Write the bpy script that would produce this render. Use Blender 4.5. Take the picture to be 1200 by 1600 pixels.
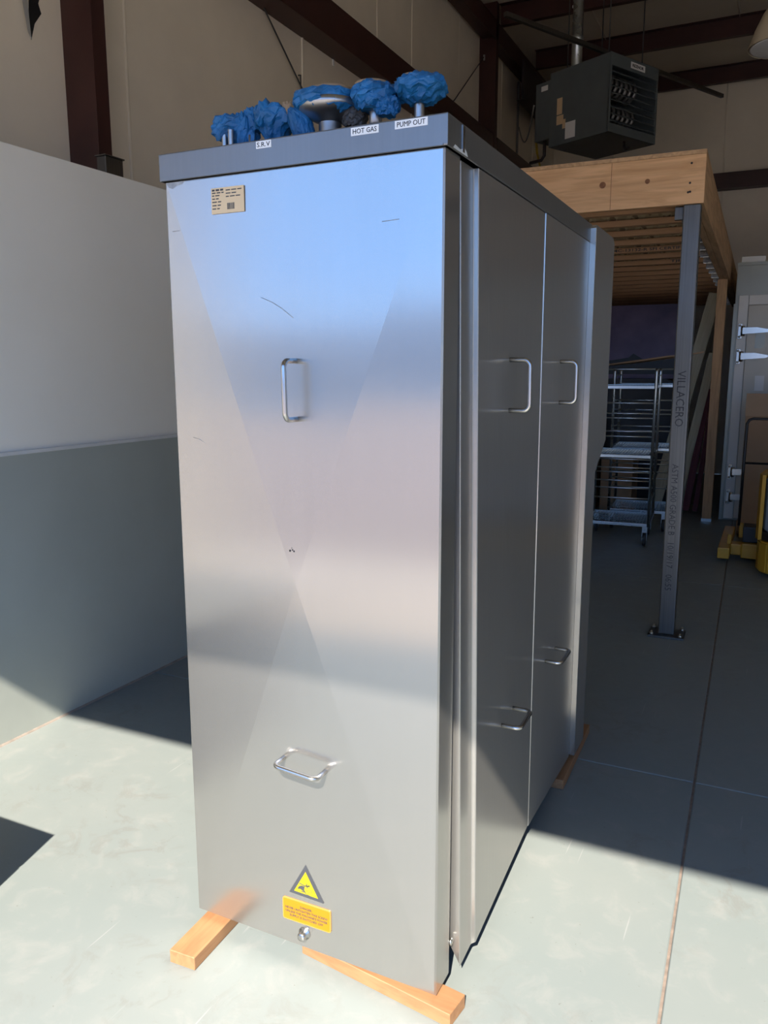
import bpy, bmesh, math, random
from mathutils import Vector, Matrix, noise
for o in list(bpy.data.objects): bpy.data.objects.remove(o, do_unlink=True)
scene = bpy.context.scene
COL = scene.collection
rnd = random.Random(7)

# ------------------------------------------------------------------ camera
cam_d = bpy.data.cameras.new('camera'); cam = bpy.data.objects.new('camera', cam_d); COL.objects.link(cam)
F_PX, PITCH, ROLL, YAW = 1256.1, 0.1747, -0.0014, 0.4494
cam_d.sensor_fit = 'VERTICAL'; cam_d.sensor_height = 36.0; cam_d.sensor_width = 27.0
cam_d.lens = F_PX / 1600 * 36
cam_d.clip_start = 0.05; cam_d.clip_end = 500
fw = Vector((-math.sin(YAW)*math.cos(PITCH), math.cos(YAW)*math.cos(PITCH), -math.sin(PITCH)))
rt = Vector((math.cos(YAW), math.sin(YAW), 0)); up = rt.cross(fw)
r2 = rt*math.cos(ROLL)+up*math.sin(ROLL); u2 = -rt*math.sin(ROLL)+up*math.cos(ROLL)
M = Matrix((( r2.x, u2.x, -fw.x), (r2.y, u2.y, -fw.y), (r2.z, u2.z, -fw.z))).to_4x4()
M.translation = (1.3584, -1.6077, 1.55)
cam.matrix_world = M
scene.camera = cam

# ------------------------------------------------------------------ light, sky, exposure
SUN_DIR = Vector((-0.254, 1.0, -0.93)).normalized()
sun_d = bpy.data.lights.new('sun', 'SUN'); sun_d.energy = 4.9; sun_d.angle = 0.0093; sun_d.color = (1.0, 0.93, 0.82)
sun = bpy.data.objects.new('sun', sun_d); COL.objects.link(sun)
sun.rotation_euler = SUN_DIR.to_track_quat('-Z', 'Y').to_euler(); sun.location = (4, -20, 18)
w = bpy.data.worlds.new('sky'); scene.world = w; w.use_nodes = True
nt = w.node_tree; nt.nodes.clear()
tc = nt.nodes.new('ShaderNodeTexCoord'); sx = nt.nodes.new('ShaderNodeSeparateXYZ')
rp = nt.nodes.new('ShaderNodeValToRGB'); bg = nt.nodes.new('ShaderNodeBackground'); wo = nt.nodes.new('ShaderNodeOutputWorld')
nt.links.new(tc.outputs['Generated'], sx.inputs[0]); nt.links.new(sx.outputs['Z'], rp.inputs[0])
nt.links.new(rp.outputs[0], bg.inputs[0]); nt.links.new(bg.outputs[0], wo.inputs[0])
e = rp.color_ramp.elements
e[0].position = 0.0; e[0].color = (0.40, 0.62, 1.0, 1)
e[1].position = 1.0; e[1].color = (0.13, 0.30, 0.78, 1)
k = rp.color_ramp.elements.new(0.14); k.color = (0.22, 0.47, 1.0, 1)
bg.inputs[1].default_value = 0.86
vs = scene.view_settings
vs.view_transform = 'Standard'; vs.look = 'None'; vs.gamma = 1.0; vs.use_curve_mapping = False; vs.exposure = 1.75

# ------------------------------------------------------------------ materials
MATS = {}
class N:
    def __init__(s, name):
        s.m = bpy.data.materials.new(name); s.m.use_nodes = True; s.t = s.m.node_tree
        s.b = s.t.nodes['Principled BSDF']; s.L = s.t.links
        MATS[name] = s.m
    def new(s, typ, **kw):
        n = s.t.nodes.new(typ)
        for k, v in kw.items(): setattr(n, k, v)
        return n
    def coords(s, scale=(1, 1, 1), rot=(0, 0, 0), kind='Object'):
        t = s.new('ShaderNodeTexCoord'); m = s.new('ShaderNodeMapping')
        m.inputs['Scale'].default_value = scale; m.inputs['Rotation'].default_value = rot
        s.L.new(t.outputs[kind], m.inputs[0]); return m.outputs[0]
    def noise(s, vec, scale, detail=4, rough=0.55, dist=0.0):
        n = s.new('ShaderNodeTexNoise'); s.L.new(vec, n.inputs['Vector'])
        n.inputs['Scale'].default_value = scale; n.inputs['Detail'].default_value = detail
        n.inputs['Roughness'].default_value = rough; n.inputs['Distortion'].default_value = dist
        return n.outputs['Fac']
    def ramp(s, fac, stops):
        r = s.new('ShaderNodeValToRGB'); s.L.new(fac, r.inputs[0]); el = r.color_ramp.elements
        while len(el) < len(stops): el.new(0.5)
        for i, (p, c) in enumerate(stops):
            el[i].position = p; el[i].color = (c, c, c, 1) if not isinstance(c, tuple) else (*c, 1)
        return r.outputs[0]
    def mix(s, fac, a, b, blend='MIX'):
        m = s.new('ShaderNodeMix', data_type='RGBA', blend_type=blend)
        for sock, v in ((m.inputs[0], fac), (m.inputs[6], a), (m.inputs[7], b)):
            if hasattr(v, 'links'): s.L.new(v, sock)
            elif isinstance(v, tuple): sock.default_value = (*v, 1)
            else: sock.default_value = v
        return m.outputs[2]
    def bump(s, h, strength=0.2, dist=0.01):
        b = s.new('ShaderNodeBump'); b.inputs['Strength'].default_value = strength; b.inputs['Distance'].default_value = dist
        s.L.new(h, b.inputs['Height']); s.L.new(b.outputs[0], s.b.inputs['Normal'])
    def set(s, **kw):
        names = dict(col='Base Color', rough='Roughness', metal='Metallic', spec='Specular IOR Level', aniso='Anisotropic')
        for k, v in kw.items():
            i = s.b.inputs[names[k]]
            if hasattr(v, 'links'): s.L.new(v, i)
            elif isinstance(v, tuple): i.default_value = (*v, 1)
            else: i.default_value = v
        return s
def paint(name, col, rough=0.5, var=0.12, scale=6, metal=0.0, bump=0.0, spec=0.5):
    n = N(name); v = n.coords()
    f = n.noise(v, scale, 5)
    dark = tuple(c*(1-var) for c in col); light = tuple(min(1, c*(1+var*0.6)) for c in col)
    n.set(col=n.ramp(f, [(0.3, dark), (0.7, light)]), rough=rough, metal=metal, spec=spec)
    if bump: n.bump(n.noise(v, scale*6, 4), bump, 0.004)
    return n.m
def steel(name, col, rough, aniso, wide=0.32, vary=0.06):
    n = N(name)
    v = n.coords((160, 160, 1.3)); f = n.noise(v, 1.0, 3, 0.6)
    v2 = n.coords((1, 1, 1)); g = n.noise(v2, 2.3, 5, 0.6)
    c = n.ramp(f, [(0.25, tuple(x*(1-vary) for x in col)), (0.75, tuple(min(1, x*(1+vary)) for x in col))])
    c = n.mix(n.ramp(g, [(0.3, 0.0), (0.8, 0.16)]), c, tuple(x*0.8 for x in col))
    r = n.ramp(g, [(0.25, rough*0.88), (0.75, rough*1.14)])
    n.set(col=c, rough=r, metal=1.0, aniso=aniso)
    if aniso:
        # fine brushing also scatters light widely: a second, rougher metal lobe
        b2 = n.new('ShaderNodeBsdfPrincipled'); n.L.new(c, b2.inputs['Base Color']); b2.inputs['Metallic'].default_value = 1.0
        b2.inputs['Roughness'].default_value = 0.66
        mx = n.new('ShaderNodeMixShader'); mx.inputs[0].default_value = wide
        n.L.new(n.b.outputs[0], mx.inputs[1]); n.L.new(b2.outputs[0], mx.inputs[2])
        n.L.new(mx.outputs[0], n.t.nodes['Material Output'].inputs['Surface'])
        ge = n.new('ShaderNodeNewGeometry'); cr = n.new('ShaderNodeVectorMath', operation='CROSS_PRODUCT')
        n.L.new(ge.outputs['Normal'], cr.inputs[0]); cr.inputs[1].default_value = (0, 0, 1)
        n.L.new(cr.outputs[0], n.b.inputs['Tangent'])
    return n.m
def wood(name, col, dark, axis='X', scale=1.0, rough=0.65, knots=True):
    n = N(name)
    st = {'X': (1.2, 14, 14), 'Y': (14, 1.2, 14), 'Z': (14, 14, 1.2)}[axis]
    v = n.coords(tuple(s*scale for s in st)); f = n.noise(v, 1.6, 6, 0.6, 1.2)
    v2 = n.coords(tuple((2.5 if s < 2 else 46)*scale for s in st)); g = n.noise(v2, 1.0, 3, 0.5)
    c = n.ramp(f, [(0.30, dark), (0.46, tuple((a+b)/2 for a, b in zip(col, dark))), (0.56, col), (0.8, tuple(min(1, x*1.1) for x in col))])
    c = n.mix(0.35, c, n.ramp(g, [(0.3, tuple(x*0.75 for x in col)), (0.7, tuple(min(1, x*1.12) for x in col))]))
    n.set(col=c, rough=rough); n.bump(f, 0.15, 0.002)
    return n.m

# stainless steel of the machine
steel('stainless', (0.50, 0.482, 0.452), 0.20, 0.9, 0.27, 0.02)
steel('stainless_side', (0.49, 0.475, 0.445), 0.24, 0.8, 0.38, 0.03)
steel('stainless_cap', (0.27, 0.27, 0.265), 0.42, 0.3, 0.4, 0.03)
steel('handle_steel', (0.50, 0.49, 0.475), 0.22, 0.0)
steel('pipe_steel', (0.42, 0.42, 0.42), 0.38, 0.0)
steel('galvanised', (0.55, 0.60, 0.62), 0.28, 0.0)
steel('chrome', (0.58, 0.57, 0.53), 0.24, 0.0)
paint('dark_core', (0.03, 0.03, 0.035), 0.6)
# building
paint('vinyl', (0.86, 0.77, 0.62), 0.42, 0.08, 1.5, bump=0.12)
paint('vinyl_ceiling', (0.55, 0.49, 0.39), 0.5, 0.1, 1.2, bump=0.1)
paint('white_paint', (0.92, 0.88, 0.78), 0.45, 0.04, 1.6, bump=0.10)
paint('grey_paint', (0.42, 0.44, 0.39), 0.36, 0.07, 1.8, bump=0.16)
paint('trim_paint', (0.66, 0.66, 0.64), 0.4, 0.06, 8)
paint('caulk', (0.26, 0.22, 0.185), 0.7, 0.25, 20)
paint('red_iron', (0.048, 0.0145, 0.012), 0.42, 0.28, 3, bump=0.05)
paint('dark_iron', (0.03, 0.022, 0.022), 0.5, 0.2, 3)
paint('joint_fill', (0.20, 0.155, 0.125), 0.9, 0.3, 30)
n = N('floor_paint'); v = n.coords()
a = n.noise(v, 1.1, 6, 0.6); b = n.noise(v, 9, 6, 0.7, 0.6); c = n.noise(v, 60, 3, 0.6)
base = n.mix(n.ramp(a, [(0.35, 0.0), (0.7, 1.0)]), (0.178, 0.202, 0.195), (0.198, 0.214, 0.203))
base = n.mix(n.ramp(b, [(0.52, 0.0), (0.70, 0.45)]), base, (0.25, 0.25, 0.235))
gate = n.ramp(n.noise(v, 1.7, 3), [(0.50, 0.0), (0.62, 1.0)])
blot = n.ramp(n.noise(v, 7, 8, 0.72, 1.5), [(0.52, 0.0), (0.62, 0.40), (0.67, 0.08), (0.75, 0.5)])
mm = n.new('ShaderNodeMath', operation='MULTIPLY'); n.L.new(gate, mm.inputs[0]); n.L.new(blot, mm.inputs[1])
base = n.mix(mm.outputs[0], base, (0.155, 0.145, 0.13))
base = n.mix(n.ramp(c, [(0.70, 0.0), (0.76, 0.8)]), base, (0.10, 0.09, 0.08))
vs_ = n.coords((70, 2.2, 1), (0, 0, 0.35)); scr = n.noise(vs_, 1.0, 2, 0.4)
base = n.mix(n.ramp(scr, [(0.74, 0.0), (0.77, 0.55)]), base, (0.30, 0.30, 0.29))
n.set(col=base, rough=n.ramp(b, [(0.3, 0.38), (0.7, 0.52)]), spec=0.35); n.bump(b, 0.06, 0.002)
# timber
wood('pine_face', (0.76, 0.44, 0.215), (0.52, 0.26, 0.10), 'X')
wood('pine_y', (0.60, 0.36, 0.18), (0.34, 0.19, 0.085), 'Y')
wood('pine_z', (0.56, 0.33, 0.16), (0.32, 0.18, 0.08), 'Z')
wood('stud_x', (0.30, 0.155, 0.068), (0.23, 0.10, 0.04), 'X', 1.6)
wood('stud_y', (0.30, 0.155, 0.068), (0.23, 0.10, 0.04), 'Y', 1.6)
wood('flange_wood', (0.46, 0.25, 0.12), (0.29, 0.145, 0.06), 'X')
wood('pale_plank', (0.50, 0.44, 0.30), (0.38, 0.32, 0.2), 'Z')
wood('red_plank', (0.18, 0.035, 0.045), (0.11, 0.02, 0.03), 'Z')
n = N('osb'); v = n.coords((26, 8, 26)); vo = n.new('ShaderNodeTexVoronoi'); n.L.new(v, vo.inputs['Vector']); vo.inputs['Scale'].default_value = 1.4
sp = n.new('ShaderNodeSeparateColor'); n.L.new(vo.outputs['Color'], sp.inputs[0])
n.set(col=n.ramp(sp.outputs[0], [(0.0, (0.13, 0.085, 0.04)), (0.5, (0.29, 0.21, 0.11)), (1.0, (0.42, 0.33, 0.19))]), rough=0.8)
paint('knot', (0.25, 0.10, 0.04), 0.7, 0.3, 60)
paint('ink', (0.012, 0.012, 0.014), 0.6, 0.1)
paint('faint_ink', (0.045, 0.045, 0.05), 0.55, 0.3, 30)
steel('mill_steel', (0.155, 0.148, 0.138), 0.45, 0.0, vary=0.2)
paint('worn_ink', (0.05, 0.05, 0.052), 0.5, 0.5, 9, metal=0.6)
paint('post_ink', (0.03, 0.03, 0.033), 0.5, 0.5, 14)
# labels, wrap
paint('label_white', (0.82, 0.82, 0.80), 0.45, 0.04)
paint('glue', (0.34, 0.35, 0.36), 0.6, 0.3, 60)
paint('card_tan', (0.74, 0.55, 0.32), 0.55, 0.06)
paint('sign_yellow', (0.36, 0.295, 0.006), 0.4, 0.03)
paint('sign_orange', (0.34, 0.155, 0.002), 0.4, 0.03)
paint('sign_rim', (0.37, 0.20, 0.04), 0.4, 0.03)
paint('sign_grey', (0.045, 0.048, 0.055), 0.45, 0.05)
paint('blue_tape', (0.008, 0.135, 0.33), 0.5, 0.4, 24, bump=0.3)
paint('kraft', (0.40, 0.27, 0.15), 0.75, 0.2, 12)
paint('carton', (0.33, 0.205, 0.115), 0.75, 0.12, 3)
paint('carton_light', (0.42, 0.28, 0.17), 0.75, 0.1, 3)
paint('dark_wrap', (0.05, 0.045, 0.04), 0.5, 0.3, 20)
# back of the shop
paint('heater_grey', (0.105, 0.125, 0.13), 0.45, 0.1, 5)
paint('heater_tube', (0.30, 0.29, 0.27), 0.4, 0.1, 5, metal=0.7)
paint('black_plastic', (0.012, 0.012, 0.014), 0.4, 0.1)
paint('rubber', (0.03, 0.03, 0.032), 0.6, 0.1)
paint('cooler_skin', (0.36, 0.375, 0.335), 0.35, 0.08, 3, metal=0.25)
paint('door_panel', (0.60, 0.57, 0.49), 0.38, 0.05, 3)
paint('door_frame', (0.76, 0.745, 0.70), 0.35, 0.06, 4)
paint('truck_yellow', (0.58, 0.30, 0.022), 0.4, 0.08)
paint('truck_panel', (0.30, 0.36, 0.42), 0.4, 0.06)
paint('gas_yellow', (0.45, 0.30, 0.02), 0.5, 0.1)
paint('cable', (0.30, 0.29, 0.27), 0.5, 0.1)
paint('cable_dark', (0.05, 0.05, 0.05), 0.5, 0.1)
paint('lamp_shade', (0.55, 0.47, 0.34), 0.4, 0.08, 4)
n = N('purple_print'); v = n.coords(); f = n.noise(v, 1.4, 4)
n.set(col=n.ramp(f, [(0.35, (0.055, 0.035, 0.09)), (0.6, (0.16, 0.11, 0.19))]), rough=0.4)
# outdoors
paint('concrete_out', (0.43, 0.375, 0.31), 0.85, 0.12, 0.6)
paint('asphalt_out', (0.225, 0.175, 0.155), 0.9, 0.12, 0.4)
paint('stucco', (0.80, 0.76, 0.71), 0.9, 0.06, 0.3)
paint('roller_door', (0.40, 0.40, 0.40), 0.6, 0.05)
paint('tote_grey', (0.20, 0.21, 0.21), 0.5, 0.06)
paint('glass_dark', (0.05, 0.06, 0.07), 0.1, 0.05)

# ------------------------------------------------------------------ mesh helpers
def BM(): return bmesh.new()
def box(bm, x0, x1, y0, y1, z0, z1, mat=None, bev=0.0):
    t = bmesh.new()
    vs_ = [t.verts.new((x, y, z)) for z in (z0, z1) for x, y in ((x0, y0), (x1, y0), (x1, y1), (x0, y1))]
    for f in ((3, 2, 1, 0), (4, 5, 6, 7), (0, 1, 5, 4), (1, 2, 6, 5), (2, 3, 7, 6), (3, 0, 4, 7)): t.faces.new([vs_[i] for i in f])
    if bev: bmesh.ops.bevel(t, geom=list(t.edges), offset=bev, segments=2, affect='EDGES', profile=0.6)
    merge(bm, t, mat); return bm
def merge(bm, t, mat=None):
    if mat is not None: bmesh.ops.transform(t, matrix=mat, verts=list(t.verts))
    mp = {v: bm.verts.new(v.co) for v in t.verts}
    for f in t.faces:
        try:
            nf = bm.faces.new([mp[v] for v in f.verts]); nf.smooth = f.smooth
        except ValueError: pass
    t.free()
def prism(bm, poly, axis, a0, a1, mat=None):
    """extrude a 2D polygon along axis ('x': poly=(y,z), 'y': poly=(x,z), 'z': poly=(x,y))"""
    t = bmesh.new()
    def P(p, a): return {'x': (a, p[0], p[1]), 'y': (p[0], a, p[1]), 'z': (p[0], p[1], a)}[axis]
    A = [t.verts.new(P(p, a0)) for p in poly]; B = [t.verts.new(P(p, a1)) for p in poly]
    n_ = len(poly); t.faces.new(A); t.faces.new(B)
    for i in range(n_): t.faces.new((A[i], A[(i+1) % n_], B[(i+1) % n_], B[i]))
    bmesh.ops.recalc_face_normals(t, faces=list(t.faces))
    merge(bm, t, mat); return bm
def tube(bm, pts, r, seg=10, mat=None, cap=True):
    t = bmesh.new(); pts = [Vector(p) for p in pts]; rings = []; up_ = None
    for i, p in enumerate(pts):
        d = (pts[min(i+1, len(pts)-1)]-pts[max(i-1, 0)]).normalized()
        if up_ is None:
            up_ = d.orthogonal().normalized()
        else:
            up_ = (up_-d*up_.dot(d)).normalized()
        s = d.cross(up_); rr = r[i] if isinstance(r, (list, tuple)) else r
        rings.append([t.verts.new(p+(up_*math.cos(2*math.pi*k/seg)+s*math.sin(2*math.pi*k/seg))*rr) for k in range(seg)])
    for a, b in zip(rings, rings[1:]):
        for k in range(seg):
            f = t.faces.new((a[k], a[(k+1) % seg], b[(k+1) % seg], b[k])); f.smooth = True
    if cap: t.faces.new(rings[0][::-1]); t.faces.new(rings[-1])
    bmesh.ops.recalc_face_normals(t, faces=list(t.faces))
    merge(bm, t, mat); return bm
def lathe(bm, prof, seg=24, mat=None):
    """prof: list of (r,z)"""
    t = bmesh.new(); rings = []
    for r, z in prof:
        rings.append([t.verts.new((max(r, 1e-5)*math.cos(2*math.pi*k/seg), max(r, 1e-5)*math.sin(2*math.pi*k/seg), z)) for k in range(seg)])
    for a, b in zip(rings, rings[1:]):
        for k in range(seg):
            f = t.faces.new((a[k], a[(k+1) % seg], b[(k+1) % seg], b[k])); f.smooth = True
    bmesh.ops.remove_doubles(t, verts=list(t.verts), dist=1e-4)
    bmesh.ops.recalc_face_normals(t, faces=list(t.faces))
    merge(bm, t, mat); return bm
def obj(name, bm, mat, parent=None, loc=None, rot=None):
    if isinstance(bm, bpy.types.Mesh): me = bm
    else:
        me = bpy.data.meshes.new(name); bm.to_mesh(me); bm.free()
    if not me.materials: me.materials.append(MATS[mat])
    o = bpy.data.objects.new(name, me); COL.objects.link(o)
    if parent: o.parent = parent
    if loc: o.location = loc
    if rot: o.rotation_euler = rot
    return o
def tag(o, label, cat=None, group=None):
    o['label'] = label
    if cat: o['category'] = cat
    if group: o['group'] = group
    return o
def thing(name, label, cat, loc=(0, 0, 0), rotz=0.0, group=None):
    o = bpy.data.objects.new(name, None); COL.objects.link(o); o.empty_display_size = 0.1
    o.location = loc; o.rotation_euler = (0, 0, rotz)
    return tag(o, label, cat, group)
def struct(name, bm, mat, label=None, parent=None):
    o = obj(name, bm, mat, parent)
    o['kind'] = 'structure'
    if label: o['label'] = label
    return o
def T(x, y, z): return Matrix.Translation((x, y, z))
def RZ(a): return Matrix.Rotation(a, 4, 'Z')
def RX(a): return Matrix.Rotation(a, 4, 'X')
def RY(a): return Matrix.Rotation(a, 4, 'Y')
def text_mesh(body, height, width=None, bold=0.0, align='CENTER', spacing=1.0, extrude=0.0004, line=1.0):
    """mesh in the local XY plane, centred, facing +Z; 'height' = cap height of a line"""
    cu = bpy.data.curves.new('lettering', 'FONT'); cu.body = body; cu.size = height/0.7; cu.align_x = align; cu.align_y = 'CENTER'
    cu.space_character = spacing; cu.space_line = line; cu.offset = bold; cu.extrude = extrude; cu.resolution_u = 2
    t = bpy.data.objects.new('lettering', cu); COL.objects.link(t)
    bpy.context.view_layer.update()
    me = bpy.data.meshes.new_from_object(t.evaluated_get(bpy.context.evaluated_depsgraph_get()))
    bpy.data.objects.remove(t); bpy.data.curves.remove(cu)
    if me.vertices:
        xs = [v.co.x for v in me.vertices]; ys = [v.co.y for v in me.vertices]
        cx, cy = (min(xs)+max(xs))/2, (min(ys)+max(ys))/2
        s = width/(max(xs)-min(xs)) if width else 1.0
        for v in me.vertices: v.co.x = (v.co.x-cx)*s; v.co.y -= cy
    me.materials.clear(); return me
FACE_FRONT = (math.pi/2, 0, 0)       # text plane -> faces -y
W, H, ZB = 0.7206, 2.056, 0.045      # machine width, height, underside

# ------------------------------------------------------------------ the setting
XW, YB, ZC = -2.0, 11.4, 5.66       # building wall, back wall, ceiling
YD, ZD = -2.50, 3.266                # roller door line and height
floor = struct('floor', box(BM(), XW, 6.2, YD, YB, -0.10, -0.006), 'joint_fill', 'light grey-green painted concrete floor with saw-cut joints')
jx = lambda y, k: 1.222-0.0225*y+k*3.6
ys = [YD, 1.461, 4.58, 7.7, YB]
for j in range(4):
    for i, (k0, k1) in enumerate(((-1, 0), (0, 1), (1, 2))):
        y0, y1 = ys[j]+(0.003 if j else 0), ys[j+1]-(0.003 if j < 3 else 0)
        L = lambda y: max(XW, jx(y, k0)+0.004) if k0 > -1 else XW
        Rr = lambda y: min(6.2, jx(y, k1)-0.004)
        bm = BM(); prism(bm, [(L(y0), y0), (Rr(y0), y0), (Rr(y1), y1), (L(y1), y1)], 'z', -0.09, 0.0)
        bmesh.ops.bevel(bm, geom=[e_ for e_ in bm.edges if all(v.co.z > -0.01 for v in e_.verts)], offset=0.003, segments=1, affect='EDGES')
        s_ = obj('slab', bm, 'floor_paint', floor)
wl = struct('wall_left', box(BM(), XW-0.15, XW, YD-0.15, YB+0.15, 0, ZC+0.2), 'vinyl', 'beige vinyl-faced insulated metal building wall')
for y, r in ((2.10, 0.010), (3.97, 0.014), (5.24, 0.007), (5.97, 0.009), (0.55, 0.009), (7.25, 0.008), (8.75, 0.008), (10.2, 0.008)):
    pts = [(XW-0.002+0.004*math.sin(z*2.1+y), y+0.012*math.sin(z*1.7+y*3), z) for z in [i*0.35 for i in range(17)]]
    obj('seam', tube(BM(), pts, r, 8), 'vinyl', wl)
# torn insulation facing beside the first column
bm = BM(); prism(bm, [(1.448, 3.12), (1.475, 3.20), (1.52, 3.26), (1.505, 3.30), (1.53, 3.36), (1.49, 3.50), (1.44, 3.50), (1.455, 3.36), (1.445, 3.25)], 'x', XW-0.01, XW+0.002)
obj('tear', bm, 'black_plastic', wl)
bm = BM()
fl = [(1.448, 3.12), (1.440, 3.26), (1.446, 3.40), (1.435, 3.52)]; g = [bm.verts.new((XW+0.004, y, z)) for y, z in fl]
g2 = [bm.verts.new((XW+0.03, y-0.045-0.012*i, z+0.02)) for i, (y, z) in enumerate(fl)]
for i in range(3): bm.faces.new((g[i], g[i+1], g2[i+1], g2[i]))
bmesh.ops.solidify(bm, geom=list(bm.faces), thickness=0.003)
obj('torn_flap', bm, 'label_white', wl)
bm = BM(); box(bm, XW, XW+0.006, 4.425, 4.447, 3.93, 4.075, bev=0.002); obj('tape_patch', bm, 'label_white', wl)

YP = -0.75
part = struct('wall_partition', box(BM(), -1.60, -1.4634, YP, 4.2, 0, 2.44, bev=0.004), 'white_paint', 'half-height partition, white above and grey below')
obj('lower_panel', box(BM(), -1.4634, -1.455, YP+0.005, 4.19, 0.002, 1.205), 'grey_paint', part)['label'] = 'grey painted lower half of the partition'
tr = struct('trim_1', box(BM(), -1.4634, -1.448, YP+0.005, 4.19, 1.2055, 1.222, bev=0.003), 'trim_paint', 'thin pale ledge strip where white and grey wall paint meet')
bb = struct('baseboard_left', prism(BM(), [(-1.455, 0.0), (-1.447, 0.0), (-1.450, 0.004), (-1.455, 0.008)], 'y', YP+0.01, 4.18), 'caulk', 'worn brown caulk line at the foot of the grey wall')
wb = struct('wall_back', box(BM(), XW-0.15, 6.2, YB, YB+0.15, 0, ZC+0.2), 'vinyl', 'beige insulated back wall')
for x in (-1.1, 0.45, 2.0, 3.5):
    obj('seam', tube(BM(), [(x+0.01*math.sin(z*2), YB, z) for z in [i*0.4 for i in range(15)]], 0.012, 8), 'vinyl', wb)
struct('wall_right', box(BM(), 6.2, 6.35, YD-0.15, YB+0.15, -0.1, ZC+0.2), 'vinyl', 'beige insulated wall on the far side')
wf = struct('wall_front', box(BM(), XW-0.15, 6.35, YD-0.15, YD, ZD, ZC+0.2), 'vinyl', 'wall above the roller door opening')
obj('jamb', box(BM(), XW-0.15, -1.98, YD-0.15, YD, -0.1, ZD), 'vinyl', wf)
obj('jamb', box(BM(), 6.0, 6.35, YD-0.15, YD, -0.1, ZD), 'vinyl', wf)
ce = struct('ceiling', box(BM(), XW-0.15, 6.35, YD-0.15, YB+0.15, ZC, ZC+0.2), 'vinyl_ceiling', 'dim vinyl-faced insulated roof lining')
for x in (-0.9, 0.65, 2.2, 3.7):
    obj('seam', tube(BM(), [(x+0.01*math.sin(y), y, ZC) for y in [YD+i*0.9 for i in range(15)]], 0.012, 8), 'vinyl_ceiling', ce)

# red iron frame ---------------------------------------------------
def c_column(y, label, z1=ZC):
    t = thing('steel_column', label, 'column', (XW, y, 0))
    obj('web', box(BM(), 0.0, 0.20, 0.0, 0.008, 0, z1-0.01, bev=0.002), 'red_iron', t)
    obj('flange', box(BM(), 0.192, 0.20, 0.008, 0.09, 0, z1-0.01), 'red_iron', t)
    obj('flange', box(BM(), 0.0, 0.008, 0.008, 0.09, 0, z1-0.01), 'red_iron', t)
    return t
c1 = c_column(1.645, 'dark red steel column rising behind the half wall')
c2 = c_column(7.90, 'dark red steel column behind the blue wrapped pipes')
bm = BM(); box(bm, 0.05, 0.07, -0.012, 0.0, 5.05, 5.11, bev=0.002); obj('clip', bm, 'galvanised', c2)
def girt(name, label, axis, a0, a1, z0, z1, off, parent_mat='red_iron'):
    t = thing(name, label, 'beam')
    h = z1-z0
    if axis == 'y':
        obj('web', box(BM(), XW+0.002, XW+0.19, a0, a1, z0, z0+0.008), parent_mat, t)
        obj('inner_flange', box(BM(), XW+0.19, XW+0.198, a0, a1, z0, z1, bev=0.003), parent_mat, t)
        obj('lip', box(BM(), XW+0.165, XW+0.19, a0, a1, z1-0.008, z1), parent_mat, t)
    else:
        obj('web', box(BM(), a0, a1, YB-0.19, YB-0.002, z0, z0+0.008), parent_mat, t)
        obj('inner_flange', box(BM(), a0, a1, YB-0.198, YB-0.19, z0, z1, bev=0.003), parent_mat, t)
        obj('lip', box(BM(), a0, a1, YB-0.19, YB-0.165, z1-0.008, z1), parent_mat, t)
    return t
girt('wall_girt', 'heavy dark red girt running along the beige side wall', 'y', 1.76, 7.88, 3.975, 4.235, 0)
girt('wall_girt', 'dark red girt along the side wall beyond the far column', 'y', 8.02, 11.1, 3.975, 4.235, 0)
girt('wall_girt', 'dark red girt on the back wall above the cold room', 'x', -1.6, 6.15, 4.06, 4.27, 0)
t = thing('rafter', 'dark red rafter under the roof along the side wall', 'beam', (XW, 0, 5.28))
obj('web', box(BM(), 0.035, 0.19, YD+0.1, YB-0.1, 0.0, 0.012), 'red_iron', t)
obj('bottom_flange', box(BM(), 0.19, 0.20, YD+0.1, YB-0.1, -0.03, 0.17), 'red_iron', t)
def purlin(y, label, group=None):
    t = thing('roof_purlin', label, 'beam', (0, y, 5.45), group=group)
    obj('web', box(BM(), XW+0.2, 6.15, 0.0, 0.006, 0.0, 0.205), 'red_iron', t)
    obj('bottom_flange', box(BM(), XW+0.2, 6.15, 0.006, 0.07, 0.0, 0.006), 'red_iron', t)
    obj('top_flange', box(BM(), XW+0.2, 6.15, -0.065, 0.0, 0.199, 0.205), 'red_iron', t)
    return t
p = purlin(8.05, 'dark red roof purlin with a small white sticker')
obj('sticker', box(BM(), -0.98, -0.90, -0.004, 0.0, 0.035, 0.062), 'label_white', p)
purlin(9.55, 'dark red roof purlin directly above the unit heater')
purlin(11.18, 'dark red eave purlin where roof meets the back wall')
t = thing('eave_beam', 'wide dark iron beam in the roof corner behind the column', 'beam', (XW, 8.9, 4.9))  # dark structure beside the far column, one even dark colour
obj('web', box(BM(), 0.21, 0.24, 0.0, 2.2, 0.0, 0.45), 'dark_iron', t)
obj('flange', box(BM(), 0.15, 0.30, 0.0, 2.2, -0.012, 0.0), 'dark_iron', t)

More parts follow.
